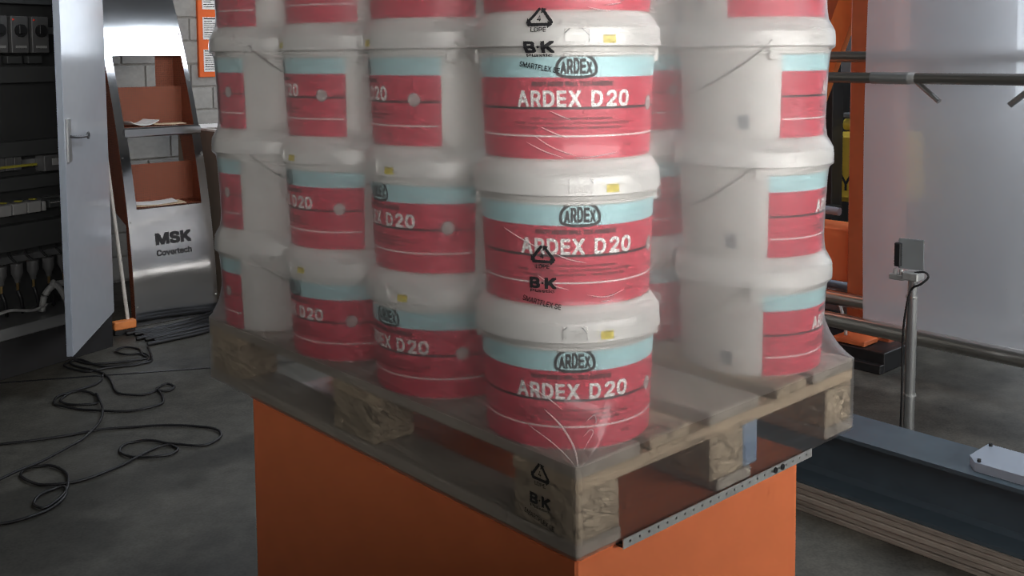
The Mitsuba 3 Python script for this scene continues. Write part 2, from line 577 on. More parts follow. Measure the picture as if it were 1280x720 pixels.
body_m = lathe([(0, .004), (RB - .012, .004), (RB - .010, .0), (RB - .003, .0), (RB - .0005, .003), (R(.02), .02), (R(.09), .09), (R(.155), .155), (R(.158) + .003, .158), (R(.16) + .003, .163), (R(.165), .164), (R(.19), .19), (R(.19) - .004, .19), (0, .188)], 96)
lid_m = lathe([(0, HB - .006), (RB - .016, HB - .006), (RB - .014, HB - .0005), (RB + .001, HB - .0005), (RB + .0035, HB - .003), (RL - .0045, ZL + .0315), (RL - .0020, ZL + .0275), (RL - .001, ZL + .008), (RL, ZL + .001), (RL - .001, ZL), (RL - .004, ZL), (RL - .006, ZL + .02), (RT - .002, ZL + .022), (0, ZL + .022)], 96)


def lab_mesh():
    su, sv = np.linspace(-.198, .198, 61), np.array([LB, .0375, .08, LR, LT])
    u, v = np.meshgrid(su, sv, indexing='ij')
    a = u / .137
    r = R(v) + .0004
    V = np.stack([r * np.cos(a), r * np.sin(a), v], -1).reshape(-1, 3)
    n = len(sv)
    i, j = np.meshgrid(np.arange(60), np.arange(n - 1), indexing='ij')
    q = np.stack([i * n + j, (i + 1) * n + j, (i + 1) * n + j + 1, i * n + j + 1], -1).reshape(-1, 4)
    return (V, q), np.stack([u.ravel(), v.ravel()], 1)


lm, luv = lab_mesh()
from shapely.geometry import Polygon, Point
from shapely import affinity
from shapely.ops import unary_union


def dome(w, h, d):
    """The outline of the maker's mark: an oval with a flattened foot."""
    t = np.linspace(0, 2 * np.pi, 49)[:-1]
    x, y = np.cos(t), np.sin(t)
    x = np.sign(x) * np.abs(x) ** .80
    y = np.where(y > 0, y, -np.abs(y) ** .55 * .62)
    p = Polygon(np.stack([x * w / 2, y * h / 1.62 + h * .38], 1))
    return p.buffer(-d)


LOGO = dome(.0625, .0385, 0)
logo_ring = poly2(LOGO.difference(dome(.0625, .0385, .0044)))
logo_fill = poly2(dome(.0625, .0385, .0040))
LZ = .1235
hs = [.0165, .0205, .0220, .0205, .0165]
letters, x = [], -.0232
for ch, hh in zip('ARDEX', hs):
    letters.append(shift(heavy(flat_text(ch, hh, .0078, True), .0005), x, .0080))
    x += .0095
logo_ring, logo_fill, logo_txt = (shift(m, 0.003, LZ) for m in (logo_ring, logo_fill, join2(letters)))
title = shift(heavy(join2([flat_text('ARDEX', .0225, .098, True, .2), shift(flat_text('D', .0225, .0175, True), .114, 0), shift(flat_text('20', .0225, .040, True), .1385, 0)]), .0005), -.0885, .0825)
sub = shift(heavy(flat_text('READY MIXED WALL TILE ADHESIVE', .0060, .124, True), .00035), -.064, .1130)
body_lines = join2([shift(flat_text('· Ideal for use in kitchens, bathrooms, and most humid areas', .0038, .130, True), -.070, .0625),
                    shift(flat_text('· Non slip  · Low odour, ready to use  · Up to 30 minutes open time  · Up to 20 kg/m', .0038, .190, True), -.098, .0555),
                    shift(flat_text('· Easy to apply  · Thin bed and thick bed use  · Suitable for ceramic tiles', .0038, .168, True), -.090, .0485)])
net = shift(flat_text('15 kg', .0040, .016, True), .082, .021)
badge_disc = poly2(Point(0, 0).buffer(.0118, 16))
badge_ring = poly2(Point(0, 0).buffer(.0112, 16).difference(Point(0, 0).buffer(.0098, 16)))
badge_txt = flat_text('20', .007, .010, True)
BX, BZ = .149, .0835
mark = poly2(Polygon([(-.011, -.0135), (.011, -.0135), (.011, .0135), (-.011, .0135)]))
st = poly2(Polygon([(-.0105, 0), (.0105, 0), (.0105, .0125), (-.0105, .0125)]))
st_line = join2([shift(flat_text('ARDEX D20', .0016, .018, True), -.009, .0102), shift(flat_text('3 1 4', .0024, .013, False), -.0085, .0035)])


def bail():
    a = np.radians(np.linspace(92, 268, 60))
    s = np.sin((a - a[0]) / (a[-1] - a[0]) * np.pi)
    z = ZL + .012 - .105 * s ** .8
    r = np.where(z > ZL - .006, RL + .004, R(z) + .004) + .0
    k = np.clip((ZL + .012 - z) / .03, 0, 1)
    r = (RL + .0006) * (1 - k) + (R(np.clip(z, 0, ZL)) + .0035) * k
    return tube(np.stack([r * np.cos(a), r * np.sin(a), z], 1), .0014, 6)


def tear_tab():
    m = box(-.0016, .0018, -.0185, .0185, .006, .0265, .0006)
    m.apply_translation([RL - .0012, .003, ZL])
    return m


def thumb():
    a = np.linspace(0, math.pi, 13)
    return prism(list(zip(.0085 * np.cos(a), .0095 * np.sin(a))), .0014, frame([RL - .0005, .003, ZL + .0085], [0, 1, 0], [0, 0, 1]))


ears = [box(-.004, .004, -.009, .009, -.012, .012, .002).apply_transform(trimesh.transformations.concatenate_matrices(trimesh.transformations.rotation_matrix(s * math.pi / 2, [0, 0, 1]), T_([RT + .003, 0, ZL - .013]))) for s in (1, -1)]
BP = {  # suffix -> shape, shared by every bucket
    'body': mikit.ply(body_m, 'bucket_plastic', 40),
    'lid': mikit.ply(lid_m, 'lid_plastic', 16),
    'lid__tear_tab': mikit.ply(tear_tab(), 'lid_plastic'),
    'lid__thumb_notch': mikit.ply(thumb(), 'bucket_plastic'),
    'lid__sticker': mikit.ply(lidwrap(shift(st, .0535, ZL + .0045), .0006), 'yellow_sticker'),
    'lid__sticker_print': mikit.ply(lidwrap(shift(st_line, .0535, ZL + .0045), .0009), 'black_print'),
    'label': mikit.ply(lm, 'label_print', True, uv=luv),
    'label__logo': mikit.ply(wrap(join2([logo_ring, logo_txt]), .0010), 'black_print'),
    'label__logo_ground': mikit.ply(wrap(logo_fill, .0007), 'teal_print'),
    'label__title': mikit.ply(wrap(title, .0010), 'white_print'),
    'label__small_print': mikit.ply(wrap(join2([sub, body_lines, net]), .0009), 'dark_red_print'),
    'label__badge': mikit.ply(wrap(shift(badge_disc, BX, BZ), .0009), 'badge_print'),
    'label__badge_print': mikit.ply(wrap(join2([shift(badge_ring, BX, BZ), shift(badge_txt, BX - .005, BZ - .0035)]), .0012), 'grey_print'),
    'back_mark': mikit.ply(wrap(shift(mark, math.radians(-111.5) * .137, .032), .0006), 'grey_print'),
    'handle': mikit.ply(bail(), 'wire', 50),
    'handle_lug': mikit.ply(ears[0], 'bucket_plastic'),
    'handle_lug_001': mikit.ply(ears[1], 'bucket_plastic'),
}
COLS = {'A': (.129, .147), 'B': (.129, .463), 'C': (.129, .768), 'D': (.129, 1.0745), 'R': (.646, .147), 'S': (.646, .463)}
AZ = {'A': (-131.6, -128, -130, -131), 'B': (-180.5, -190, -214, -187), 'C': (-191, -199, -212, -202), 'D': (-244, -241, -235, -222), 'R': (-53.6, -50, -41, -83), 'S': (-150, -150, -162, -250)}
WHERE = {'A': 'of the stack at the front corner', 'B': 'of the second stack from the front corner, left side', 'C': 'of the third stack from the front corner, left side',
         'D': 'of the far left stack', 'R': 'of the right end stack', 'S': 'of the blurred stack in the hazy gap'}
LAYER = ('lowest', 'second from below', 'third from below', 'topmost visible')
for c, (cx, cy) in COLS.items():
    for row in range(4):
        k = name('bucket')
        lab(k, f'red-labelled white bucket, {LAYER[row]} {WHERE[c]}', 'bucket', 'buckets stacked on the pallet')
        jx, jy = rng.uniform(-.0006, .0006, 2)
        to = T().translate([cx + float(jx), cy + float(jy), ZB + row * HB + .0004]).rotate([0, 0, 1], AZ[c][row])
        for suf, shp in BP.items():
            scene[f'{k}__{suf}'] = {**shp, 'to_world': to}

# ------------------------------------------------------------------ the stretch hood
NARC, NSX, NSY = 26, 34, 60
CN = [(.129, .147, 180, 270), (.646, .147, 270, 360), (.646, 1.0735, 0, 90), (.129, 1.0735, 90, 180)]


def contour(corners, r, rs=None):
    rs = r if rs is None else rs
    out = []
    for i, (cx, cy, a0, a1) in enumerate(corners):
        a = np.radians(np.linspace(a0, a1, NARC))
        arc = np.stack([cx + r * np.cos(a), cy + r * np.sin(a)], 1)
        nx = corners[(i + 1) % 4]
        b = np.radians(nx[2])
        q = np.array([nx[0] + r * math.cos(b), nx[1] + r * math.sin(b)])
        n = NSX if i % 2 == 0 else NSY
        t = np.linspace(0, 1, n + 2)[1:-1, None]
        length = np.linalg.norm(q - arc[-1])
        ramp = np.clip(np.minimum(t, 1 - t) * length / .11, 0, 1)
        ramp = ramp * ramp * (3 - 2 * ramp)
        b1 = math.radians(a1)
        out += [arc, arc[-1] * (1 - t) + q * t + ramp * (rs - r) * np.array([[math.cos(b1), math.sin(b1)]])]
    return np.vstack(out)


prof = np.array([(0, .1405), (.010, .1385), (.03, .1370), (.09, .1392), (.140, .1422), (.156, .1436), (.165, .1465), (.1705, .1535), (.186, .1538), (.2005, .1524), (.210, .1476), (.2225, .1402)])
FRr = .012
FO = .0028
RC = [(FRr - FO, FRr - FO, 180, 270), (PW - FRr + FO, FRr - FO, 270, 360), (PW - FRr + FO, PLn - FRr + FO, 0, 90), (FRr - FO, PLn - FRr + FO, 90, 180)]


def wrap_at(z):
    r = float(np.interp(np.mod(z - ZB, HB), *prof.T)) if z - ZB < 4 * HB - 1e-6 else .1405
    zr = np.mod(z - ZB, HB)
    sag = math.sin(math.pi * min(max((zr - .004) / .158, 0), 1)) ** .7 if 0 < zr < .162 else 0.
    return contour(CN, r, max(r, .1536 - .0085 * sag))


def film_rows():
    rows = []
    rect = contour(RC, FRr)
    zz = [PB - .001] + [PB + .004 + .0035 * k for k in range(40)] + [PB + PH_ - .001]
    mid = rect.mean(0)
    for i, z in enumerate(zz):
        k = 1 - (.004 if i == 0 else 0)
        rows.append((mid + (rect - mid) * k, z))
    HF = .095
    for t in np.linspace(.01, 1, 26):
        z = ZB + .001 + HF * t ** 1.25
        w = (1 - t) ** 1.35
        top = wrap_at(z)
        rows.append((rect * w + top * (1 - w), z))
    for row in range(4):
        for zr in np.unique(np.concatenate([np.linspace(0, HB, 15)[:-1], prof[6:-1, 0]])):
            if row == 0 and zr < HF + .004:
                continue
            rows.append((wrap_at(ZB + row * HB + zr), ZB + row * HB + zr))
    zt = ZB + 4 * HB
    c = contour(CN, .1405)
    m = c.mean(0)
    rows.append((c, zt + .002))
    for s in (.93, .7, .4, .1, .01):
        rows.append((m + (c - m) * s, zt + .006))
    return rows


rows = film_rows()
V = np.array([np.column_stack([c, np.full(len(c), z)]) for c, z in rows])
nr, nc = V.shape[:2]
seg = np.linalg.norm(np.diff(V[:, :, :2], axis=1, append=V[:, :1, :2]), axis=2)
arc = np.concatenate([[0], np.cumsum(seg[90])[:-1]])
P = V.reshape(-1, 3)
# ripples: the film is gathered round the pallet's corners and pulled into folds where it leaves the lowest buckets
s_ = np.tile(arc, nr)
low = np.clip((1.10 - P[:, 2]) / .12, 0, 1)
rip = (meshkit.fbm(np.column_stack([s_ * 7 + 2 * P[:, 2], P[:, 2] * 80 + s_ * 6, s_ * 0]), 2, 5) - .5) * .0030 * low + (meshkit.fbm(np.column_stack([s_ * 14, P[:, 2] * 10, s_ * 0 + 3]), 3, 6) - .5) * (.0007 + .0009 * low)
cen = np.array([.39, .61])
out_dir = P[:, :2] - cen
out_dir /= np.linalg.norm(out_dir, axis=1, keepdims=True)
P[:, :2] += out_dir * (np.maximum(rip, -.0006) + .0004)[:, None]
i, j = np.meshgrid(np.arange(nr - 1), np.arange(nc), indexing='ij')
q = np.stack([i * nc + j, i * nc + (j + 1) % nc, (i + 1) * nc + (j + 1) % nc, (i + 1) * nc + j], -1).reshape(-1, 4)
SK = 42                                                     # the rows of the skirt that is pulled tight round the pallet
scene['stretch_film__sheet'] = mikit.ply((P[(SK - 1) * nc:], q[(SK - 1) * nc:] - (SK - 1) * nc), 'hood_film', True)
scene['stretch_film__skirt'] = mikit.ply((P[:SK * nc], q[:(SK - 1) * nc]), 'skirt_film', True)
lab('stretch_film', 'translucent plastic stretch film hood wrapped around buckets and pallet', 'plastic film')


# folds pulled into the film round the front corner: (degrees round the corner stack, height above the pallet)
FOLDS = [[(-153.4, .0686), (-144.5, .0497), (-136.9, .0282), (-132.6, .0147), (-129.5, .0)], [(-162.3, .1029), (-149.3, .0859), (-139.7, .069)], [(176.1 - 360, .0401), (-165.3, .0262), (-144.6, .0011)],
         [(-123.0, .0337), (-116.6, .0422), (-113.0, .0361), (-119.6, .018)], [(-121.6, .0533), (-115.6, .0605), (-111.9, .0457)],
         [(-178.5, .3408), (-161.5, .3231), (-148.3, .3095)], [(-144.5, .3087), (-134.6, .2982), (-122.8, .2915)], [(-153.8, .2721), (-144.1, .2577), (-133.7, .2509)], [(-122.8, .2429), (-110.2, .2381), (-95.7, .2459)], [(-114.4, .2317), (-105.9, .232)],
         [(-145.4, .521), (-138.9, .5139), (-132.8, .5079)], [(-151.3, .497), (-142.7, .4877), (-133.8, .4794)], [(-155.8, .4836), (-143.7, .4663), (-128.7, .4531)], [(-131.5, .4508), (-117.7, .4524), (-101.8, .4578)], [(-161.0, .4736), (-148.4, .4601), (-136.2, .4508)],
         [(-110.0, .6774), (-98.8, .6814)], [(-122.3, .6749), (-114.1, .6702), (-106.8, .6692)]]
for n, fold in enumerate(FOLDS):
    p = spline(fold, 8)
    a = np.radians(p[:, 0])
    z = ZB + p[:, 1]
    e = np.stack([np.cos(a), np.sin(a)], 1)
    r = np.interp(np.mod(p[:, 1], HB), *prof.T)
    top = np.array([.129, .147]) + r[:, None] * e
    w = (1 - np.clip((p[:, 1] - .001) / .095, 0, 1) ** .8) ** 1.35
    xy = top * (1 - w[:, None]) + (np.array(RC[0][:2]) + FRr * e) * w[:, None] + .0012 * e
    th = np.sin(np.linspace(0, math.pi, len(p))) ** .6
    add('stretch_film__fold', tube(np.column_stack([xy, z]), (.0016 if n == 0 else .0008) * th + .0001, 5), 'fold_film', True)


def tri_mark(w):
    """The three chasing arrows of the recycling mark, as bars round a triangle with gaps."""
    h = w * .62
    pts = np.array([(-w / 2, 0), (w / 2, 0), (0, h)])
    from shapely.geometry import LineString
    g = []
    for k in range(3):
        a, b = pts[k], pts[(k + 1) % 3]
        g.append(LineString([a + (b - a) * .12, a + (b - a) * .80]).buffer(w * .055, 2))
        d = (b - a) / np.linalg.norm(b - a)
        nn = np.array([-d[1], d[0]])
        tip = a + (b - a) * .97
        g.append(Polygon([tip, tip - d * w * .17 + nn * w * .13, tip - d * w * .17 - nn * w * .13]))
    c = pts.mean(0)
    return [poly2(p) for p in getattr(unary_union(g), 'geoms', [unary_union(g)])]


def print_group(txt):
    a = [shift(m, 0, .026) for m in tri_mark(.042)] + [shift(flat_text('4', .008, .006, True), -.004, .031), shift(flat_text('LDPE', .0062, .023, True), -.012, .0155)]
    # the bold pair of letters with a dot between them
    a += [shift(heavy(flat_text('B', .0150, .0165, True), .0007), -.0225, -.0145), shift(heavy(flat_text('K', .0150, .0180, True), .0007), .0035, -.0145), shift(poly2(Point(0, 0).buffer(.0017, 6)), -.0012, -.007)]
    a += [shift(flat_text('Plastic', .0042, .041, True), -.022, -.0212)]
    v, f = flat_text(txt, .0075, .066, True)
    v = v @ np.array([[.985, -.17], [.17, .985]]) + [-.036, -.0350]
    a.append((v, f))
    return join2(a)


PG = print_group('SMARTFLEX SE')
for zc in (ZB + .623, ZB + .2675):
    v, f = fine(*PG, .012)
    az = math.radians(-150.3) + v[:, 0] / .150
    r = np.interp(np.mod(zc + v[:, 1] - ZB, HB), *prof.T) + .0022
    add('stretch_film__print', trimesh.Trimesh(np.column_stack([.129 + r * np.cos(az), .147 + r * np.sin(az), zc + v[:, 1]]), f, process=False), 'black_print')
v, f = fine(*PG, .02)
add('stretch_film__print', trimesh.Trimesh(np.column_stack([np.full(len(v), -.0056), .073 - v[:, 0] * 1.0, ZB - .066 + v[:, 1]]), f, process=False), 'black_print')

# ------------------------------------------------------------------ switch cabinet with its open door
CA, CH = np.array([.381, 4.365]), np.array([1.038, 4.586])
cd = (CH - CA) / np.linalg.norm(CH - CA)
cn = np.array([cd[1], -cd[0]])                              # towards the hall (and the camera)
CM = np.eye(4)
CM[:3, 0], CM[:3, 1], CM[:3, 3] = [*cd, 0], [*-cn, 0], [*CH, 0]     # local: x along the front (0 = hinge side), y into the cabinet, z up


def cab(m):
    m = m.copy()
    m.apply_transform(CM)
    return m


lab('switch_cabinet', 'open dark electrical cabinet filled with switchgear at the left edge', 'electrical cabinet')
add('switch_cabinet__plinth', cab(box(-1.6, .0, .02, .48, 0, .2, .003)), 'black_metal')
add('switch_cabinet__bottom', cab(box(-1.6, .0, .0, .5, .2, .262, .004)), 'steel_grey')
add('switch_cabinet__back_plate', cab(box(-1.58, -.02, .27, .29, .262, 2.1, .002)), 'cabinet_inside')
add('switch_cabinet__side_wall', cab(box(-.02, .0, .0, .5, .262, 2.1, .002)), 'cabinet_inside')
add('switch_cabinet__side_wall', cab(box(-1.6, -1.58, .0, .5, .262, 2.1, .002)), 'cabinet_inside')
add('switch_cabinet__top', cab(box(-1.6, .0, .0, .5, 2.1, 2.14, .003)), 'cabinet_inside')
for z0, z1 in ((1.885, 1.99), (1.475, 1.560), (1.09, 1.17), (.915, .985), (.60, .735)):
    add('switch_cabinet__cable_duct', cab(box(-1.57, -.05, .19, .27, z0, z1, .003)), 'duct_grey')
for z in (1.75, 1.05, .83, .545):
    add('switch_cabinet__mounting_rail', cab(box(-1.57, -.05, .245, .27, z - .018, z + .018, .002)), 'steel_grey')


def device(x, z, w, h, bsdf, kind='switchgear_module', d=.07, front=None):
    k = add('switch_cabinet__' + kind, cab(box(x, x + w, .245 - d, .245, z, z + h, .003)), bsdf)
    return k


for i in range(1, 9):
    x = -.205 - .118 * i
    k = device(x, 1.63, .098, .19, 'device_grey', 'drive_unit', .09)
    add(k + '__knob', cab(cat([rod([x + .05, .155, 1.745], [x + .05, .142, 1.745], .033, 16), box(x + .034, x + .066, .135, .145, 1.728, 1.775, .004)])), 'machine_black')
    add(k + '__lamp', cab(box(x + .006, x + .016, .150, .156, 1.797, 1.806, .001)), 'red_lamp')
    add(k + '__scale', cab(box(x + .02, x + .084, .1535, .156, 1.655, 1.668, .001)), 'device_light')
    device(x + .005, 1.575, .085, .04, 'duct_grey', 'terminal_row', .04)
for i in range(8):
    device(-.43 - .048 * i, 1.02, .044, .07, 'device_grey', 'terminal_row', .05)
add('switch_cabinet__earth_bar', cab(box(-1.2, -.30, .19, .2, 1.035, 1.048, .001)), 'device_yellow')
k = device(-.275, 1.0, .155, .085, 'device_grey', 'power_supply', .08)
add(k + '__nameplate', cab(box(-.23, -.17, .1615, .166, 1.03, 1.066, .001)), 'device_light')
for i in range(11):
    k = device(-.38 - .085 * i, .79, .078, .058, 'device_light', 'contactor', .075)
    add(k + '__marker', cab(box(-.355 - .085 * i, -.33 - .085 * i, .165, .2, .857, .863, .001)), 'device_yellow')
k = device(-.29, .79, .022, .05, 'device_light', 'contactor', .07)
k = device(-.25, .80, .09, .045, 'duct_grey', 'relay', .07)
add(k + '__stripe', cab(box(-.245, -.165, .172, .176, .825, .831, .001)), 'device_light')
for i in range(10):
    x = -.19 - .092 * i
    k = add('switch_cabinet__plug_connector', cab(cat([lathe([(0, .0), (.013, .0), (.016, .02), (.03, .05), (.03, .10), (0, .105)], 14).apply_translation([x, .16, .44])])), 'device_grey', 40)
    add(k + '__pin', cab(cat([rod([x, .16, .395], [x, .16, .445], .007, 8)])), 'copper')
    add(k + '__lead', cab(tube(spline([[x, .16, .40], [x + .01, .15, .35], [x + .03, .17, .29], [x + .05, .2, .268]], 5), .009, 6)), 'rubber', True)
    add(k + '__lead', cab(tube(spline([[x, .16, .54], [x - .01, .2, .575], [x, .22, .61]], 5), .006, 6)), 'rubber', True)
add('switch_cabinet__cable_loop', cab(tube(spline([[-.375, .1, .275], [-.36, .09, .36], [-.30, .08, .405], [-.21, .08, .385], [-.16, .1, .28]], 10), .017, 10)), 'device_light', True)
add('switch_cabinet__cable_loop', cab(tube(spline([[-.34, .055, .43], [-.30, .055, .39], [-.26, .06, .32], [-.235, .08, .275]], 8), .015, 10)), 'device_light', True)
add('switch_cabinet__cable_loop', cab(tube(spline([[-.75, .07, .29], [-.6, .06, .33], [-.45, .07, .30], [-.36, .08, .31]], 8), .008, 8)), 'device_light', True)

DF = np.array([.573, 3.868])
dd = (DF - CH) / np.linalg.norm(DF - CH)
DM = np.eye(4)
dn = np.array([-dd[1], dd[0]])                               # door's normal
if dn @ np.array([1., -.6]) < 0:
    dn = -dn
DM[:3, 0], DM[:3, 1], DM[:3, 3] = [*dd, 0], [*dn, 0], [*CH, 0]   # local: x from hinge to free edge, y towards the camera's side
DWd = float(np.linalg.norm(DF - CH))


def dr_(m):
    m = m.copy()
    m.apply_transform(DM)
    m.fix_normals()
    return m


lab('cabinet_door', 'pale grey steel cabinet door standing open with a latch hook', 'door')
add('cabinet_door__panel', dr_(box(.004, DWd, -.018, .0, .2, 2.1, .002)), 'door_paint')
add('cabinet_door__edge_flange', dr_(box(DWd - .004, DWd + .004, -.03, -.0005, .2, 2.1, .0015)), 'enclosure')
add('cabinet_door__latch_plate', dr_(box(DWd - .075, DWd - .022, .0, .012, 1.115, 1.32, .003)), 'steel_grey')
add('cabinet_door__latch_hook', dr_(cat([tube(spline([[DWd - .05, .012, 1.235], [DWd - .10, .03, 1.228], [DWd - .22, .035, 1.222], [DWd - .27, .035, 1.222]], 5), .006, 8), tube(spline([[DWd - .27 - .02 + .02 * math.cos(a), .035, 1.222 + .014 * math.sin(a)] for a in np.linspace(0, 2 * math.pi, 9)], 3), .0045, 6)])), 'dark_steel', True)

# ------------------------------------------------------------------ stainless brochure stand
SX0, SX1, SY0, SLN = 1.284, 1.806, 4.910, .424 / 1.757


def lean(h):
    """How far the stand's curved front has gone back at height h."""
    return .032 * h + .119 * h * h


def sp(x, h, d=0.):
    """A point on the stand's leaning front: x, height z, d behind it."""
    return [x, SY0 + lean(h) + d, h]


def front_panel():
    h = lambda z: z
    p = Polygon([(SX0, h(.004)), (SX1, h(.004)), (SX1, h(2.06)), (SX0, h(2.06))])
    for (a, b, c, d) in ((SX0 + .050, SX1 - .030, 1.175, 1.612), (SX0 + .058, SX1 - .052, .690, 1.118)):
        p = p.difference(Polygon([(a, h(c)), (b, h(c)), (b, h(d)), (a, h(d))]).buffer(-.008).buffer(.008))
    m = prism(p, .003, np.eye(4)).subdivide_to_size(.05)
    v = m.vertices.copy()
    m.vertices = np.column_stack([v[:, 0], SY0 + lean(v[:, 1]) + v[:, 2], v[:, 1]])
    m.fix_normals()
    return m


lab('brochure_stand', 'leaning stainless steel leaflet stand with orange perforated trays and black MSK lettering', 'brochure stand')
add('brochure_stand__front_frame', front_panel(), 'stainless', 30)
sideprof = [(0.0, .0), (.03, .0), (.03, .62), (.26, .70), (.26, 2.0), (0, 2.0)]


def side(x):
    v = []
    pts = [(SY0 + lean(z) + .004, z) for z in np.linspace(0, 2.0, 13)] + [(SY0 + y, z) for y, z in [(.70, 2.0), (.62, 1.55), (.36, .70), (.10, .60), (.06, .0)]]
    return prism(Polygon(pts), .002, frame([x, 0, 0], [0, 1, 0], [0, 0, 1]))


add('brochure_stand__side_panel', side(SX0 - .001), 'perforated_orange')
add('brochure_stand__side_panel', side(SX1 - .003), 'perforated_orange')
for z0, hb in ((1.182, .235), (.700, .24)):
    yb = SY0 + lean(z0)
    add('brochure_stand__tray_floor', box(SX0 + .003, SX1 - .004, yb + .01, yb + .245, z0 - .006, z0 - .003, .0005), 'perforated_orange')
    add('brochure_stand__tray_back', box(SX0 + .003, SX1 - .004, yb + .225, yb + .228, z0 - .003, z0 + hb, .0005), 'perforated_orange')
add('brochure_stand__back_strip', box(SX1 - .125, SX1 - .004, SY0 + lean(1.3) + .30, SY0 + lean(1.3) + .303, 1.40, 1.98, .0005), 'perforated_orange')
add('brochure_stand__shelf_lip', box(SX0 + .035, SX1 + .002, SY0 + lean(1.15) - .022, SY0 + lean(1.15) - .004, 1.122, 1.172, .004).apply_translation([0, 0, 0]), 'stainless')
for z in (.12, .62, 1.0, 1.45, 1.75):
    for x in (SX0 + .012, SX1 - .012):
        add('brochure_stand__rivet', trimesh.creation.icosphere(1, .005).apply_translation(sp(x, z, -.003)), 'chrome')


def on_front(m, x, z):
    v, f = fine(*m, .03)
    h = v[:, 1] + z
    mm = trimesh.Trimesh(np.column_stack([v[:, 0] + x, SY0 + lean(h) - .0012, h]), f, process=False)
    return mm


k = add('brochure_stand__lettering', on_front(heavy(flat_text('MSK', .060, .218, True), .004), 1.440, .474), 'black_print')
add('brochure_stand__lettering', on_front(heavy(flat_text('Covertech', .032, .220, True), .0012), 1.438, .404), 'black_print')


def leaflet(key, x0, x1, y0, y1, z, rot, curl, bsdf, label, group=None):
    u, w = np.meshgrid(np.linspace(0, 1, 9), np.linspace(0, 1, 7), indexing='ij')
    x, y = (u - .5) * (x1 - x0), (w - .5) * (y1 - y0)
    c, s = math.cos(rot), math.sin(rot)
    zt = z + curl * (u - .5) ** 2 * 4 + .002
    top = np.stack([(x0 + x1) / 2 + c * x - s * y, (y0 + y1) / 2 + s * x + c * y, zt], -1).reshape(-1, 3)
    i, j = np.meshgrid(np.arange(8), np.arange(6), indexing='ij')
    qq = np.stack([i * 7 + j, (i + 1) * 7 + j, (i + 1) * 7 + j + 1, i * 7 + j + 1], -1).reshape(-1, 4)
    bot = top - [0, 0, .004]
    n = len(top)
    edge = [k * 7 for k in range(9)] + [56 + k for k in range(1, 7)] + [k * 7 + 6 for k in range(7, -1, -1)] + [k for k in range(5, 0, -1)]
    e = np.array(edge)
    sd = np.stack([e, np.roll(e, -1), np.roll(e, -1) + n, e + n], 1)
    kk = add(key, (np.vstack([top, bot]), np.vstack([qq, qq[:, ::-1] + n, sd])), bsdf)
    lab(kk, label, 'paper', group)


yA, yB = SY0 + lean(1.182), SY0 + lean(.7)
leaflet('leaflet', SX0 + .07, SX0 + .27, yA + .015, yA + .19, 1.182 + .003, .2, .028, 'paper', 'white curled leaflet lying on the upper tray of the stand')
leaflet('leaflet', SX0 + .26, SX0 + .46, yA + .03, yA + .16, 1.182 + .002, -.1, .002, 'buff_paper', 'buff card lying flat on the upper tray beside the white leaflet')
leaflet('leaflet', SX0 + .07, SX0 + .38, yB + .01, yB + .17, .700 + .002, -.1, .003, 'buff_paper', 'buff folder in the lower tray of the stand, under a white sheet')
leaflet('leaflet', SX0 + .06, SX0 + .33, yB + .02, yB + .17, .700 + .009, -.18, .010, 'paper', 'white sheet in the lower tray of the stand on a buff folder')

# ------------------------------------------------------------------ broom, brown cupboard, notice board
lab('broom', 'thin white pole with an orange foot leaning between door and stand', 'broom')
add('broom__pole', rod([1.108, 4.90, 1.38], [1.206, 4.83, .06], .011, 12), 'pole_white', 40)
add('broom__head', box(1.112, 1.242, 4.795, 4.845, .032, .082, .006), 'orange_bright')
add('broom__bristles', box(1.118, 1.236, 4.803, 4.838, .001, .032, .002), 'machine_black')

lab('cupboard', 'brown laminate cupboard with a pale top between stand and wrapped buckets', 'cupboard')
add('cupboard__carcass', box(1.95, 2.75, 4.55, 5.75, .0, 1.115, .003), 'brown_laminate')
add('cupboard__top', box(1.945, 2.76, 4.54, 5.76, 1.115, 1.132, .003), 'paper')
leaflet('leaflet', 2.0, 2.25, 5.0, 5.35, 1.1352, .3, .004, 'paper', 'white sheet lying on the brown cupboard')
kk = add('tape_roll', cat([lathe([(.03, 0), (.045, 0), (.045, .03), (.03, .03), (.03, 0)], 24).apply_translation([2.02, 5.10, 1.1345])]), 'yellow_sticker', 40)
lab(kk, 'small yellow roll lying on the brown cupboard', 'tape roll')

lab('notice_board', 'orange board with white printed notices on the block wall', 'notice board')
add('notice_board__panel', box(2.318, 2.66, 6.165, 6.196, 1.452, 2.25, .003), 'board_orange')
for i, z in enumerate((1.492, 1.732, 1.955)):
    k = add('notice_board__notice', box(2.352, 2.62, 6.162, 6.166, z, z + (.165 if i < 2 else .2), .0004), 'paper')
    ln = []
    for j in range(9):
        w = .05 + .17 * float(rng.random())
        ln.append(box(2.362, 2.362 + w, 6.1612, 6.1622, z + .018 + j * .0165, z + .0225 + j * .0165 + (.003 if j == 8 else 0), .0002))
    add(k + '__text_lines', cat(ln), 'machine_black')

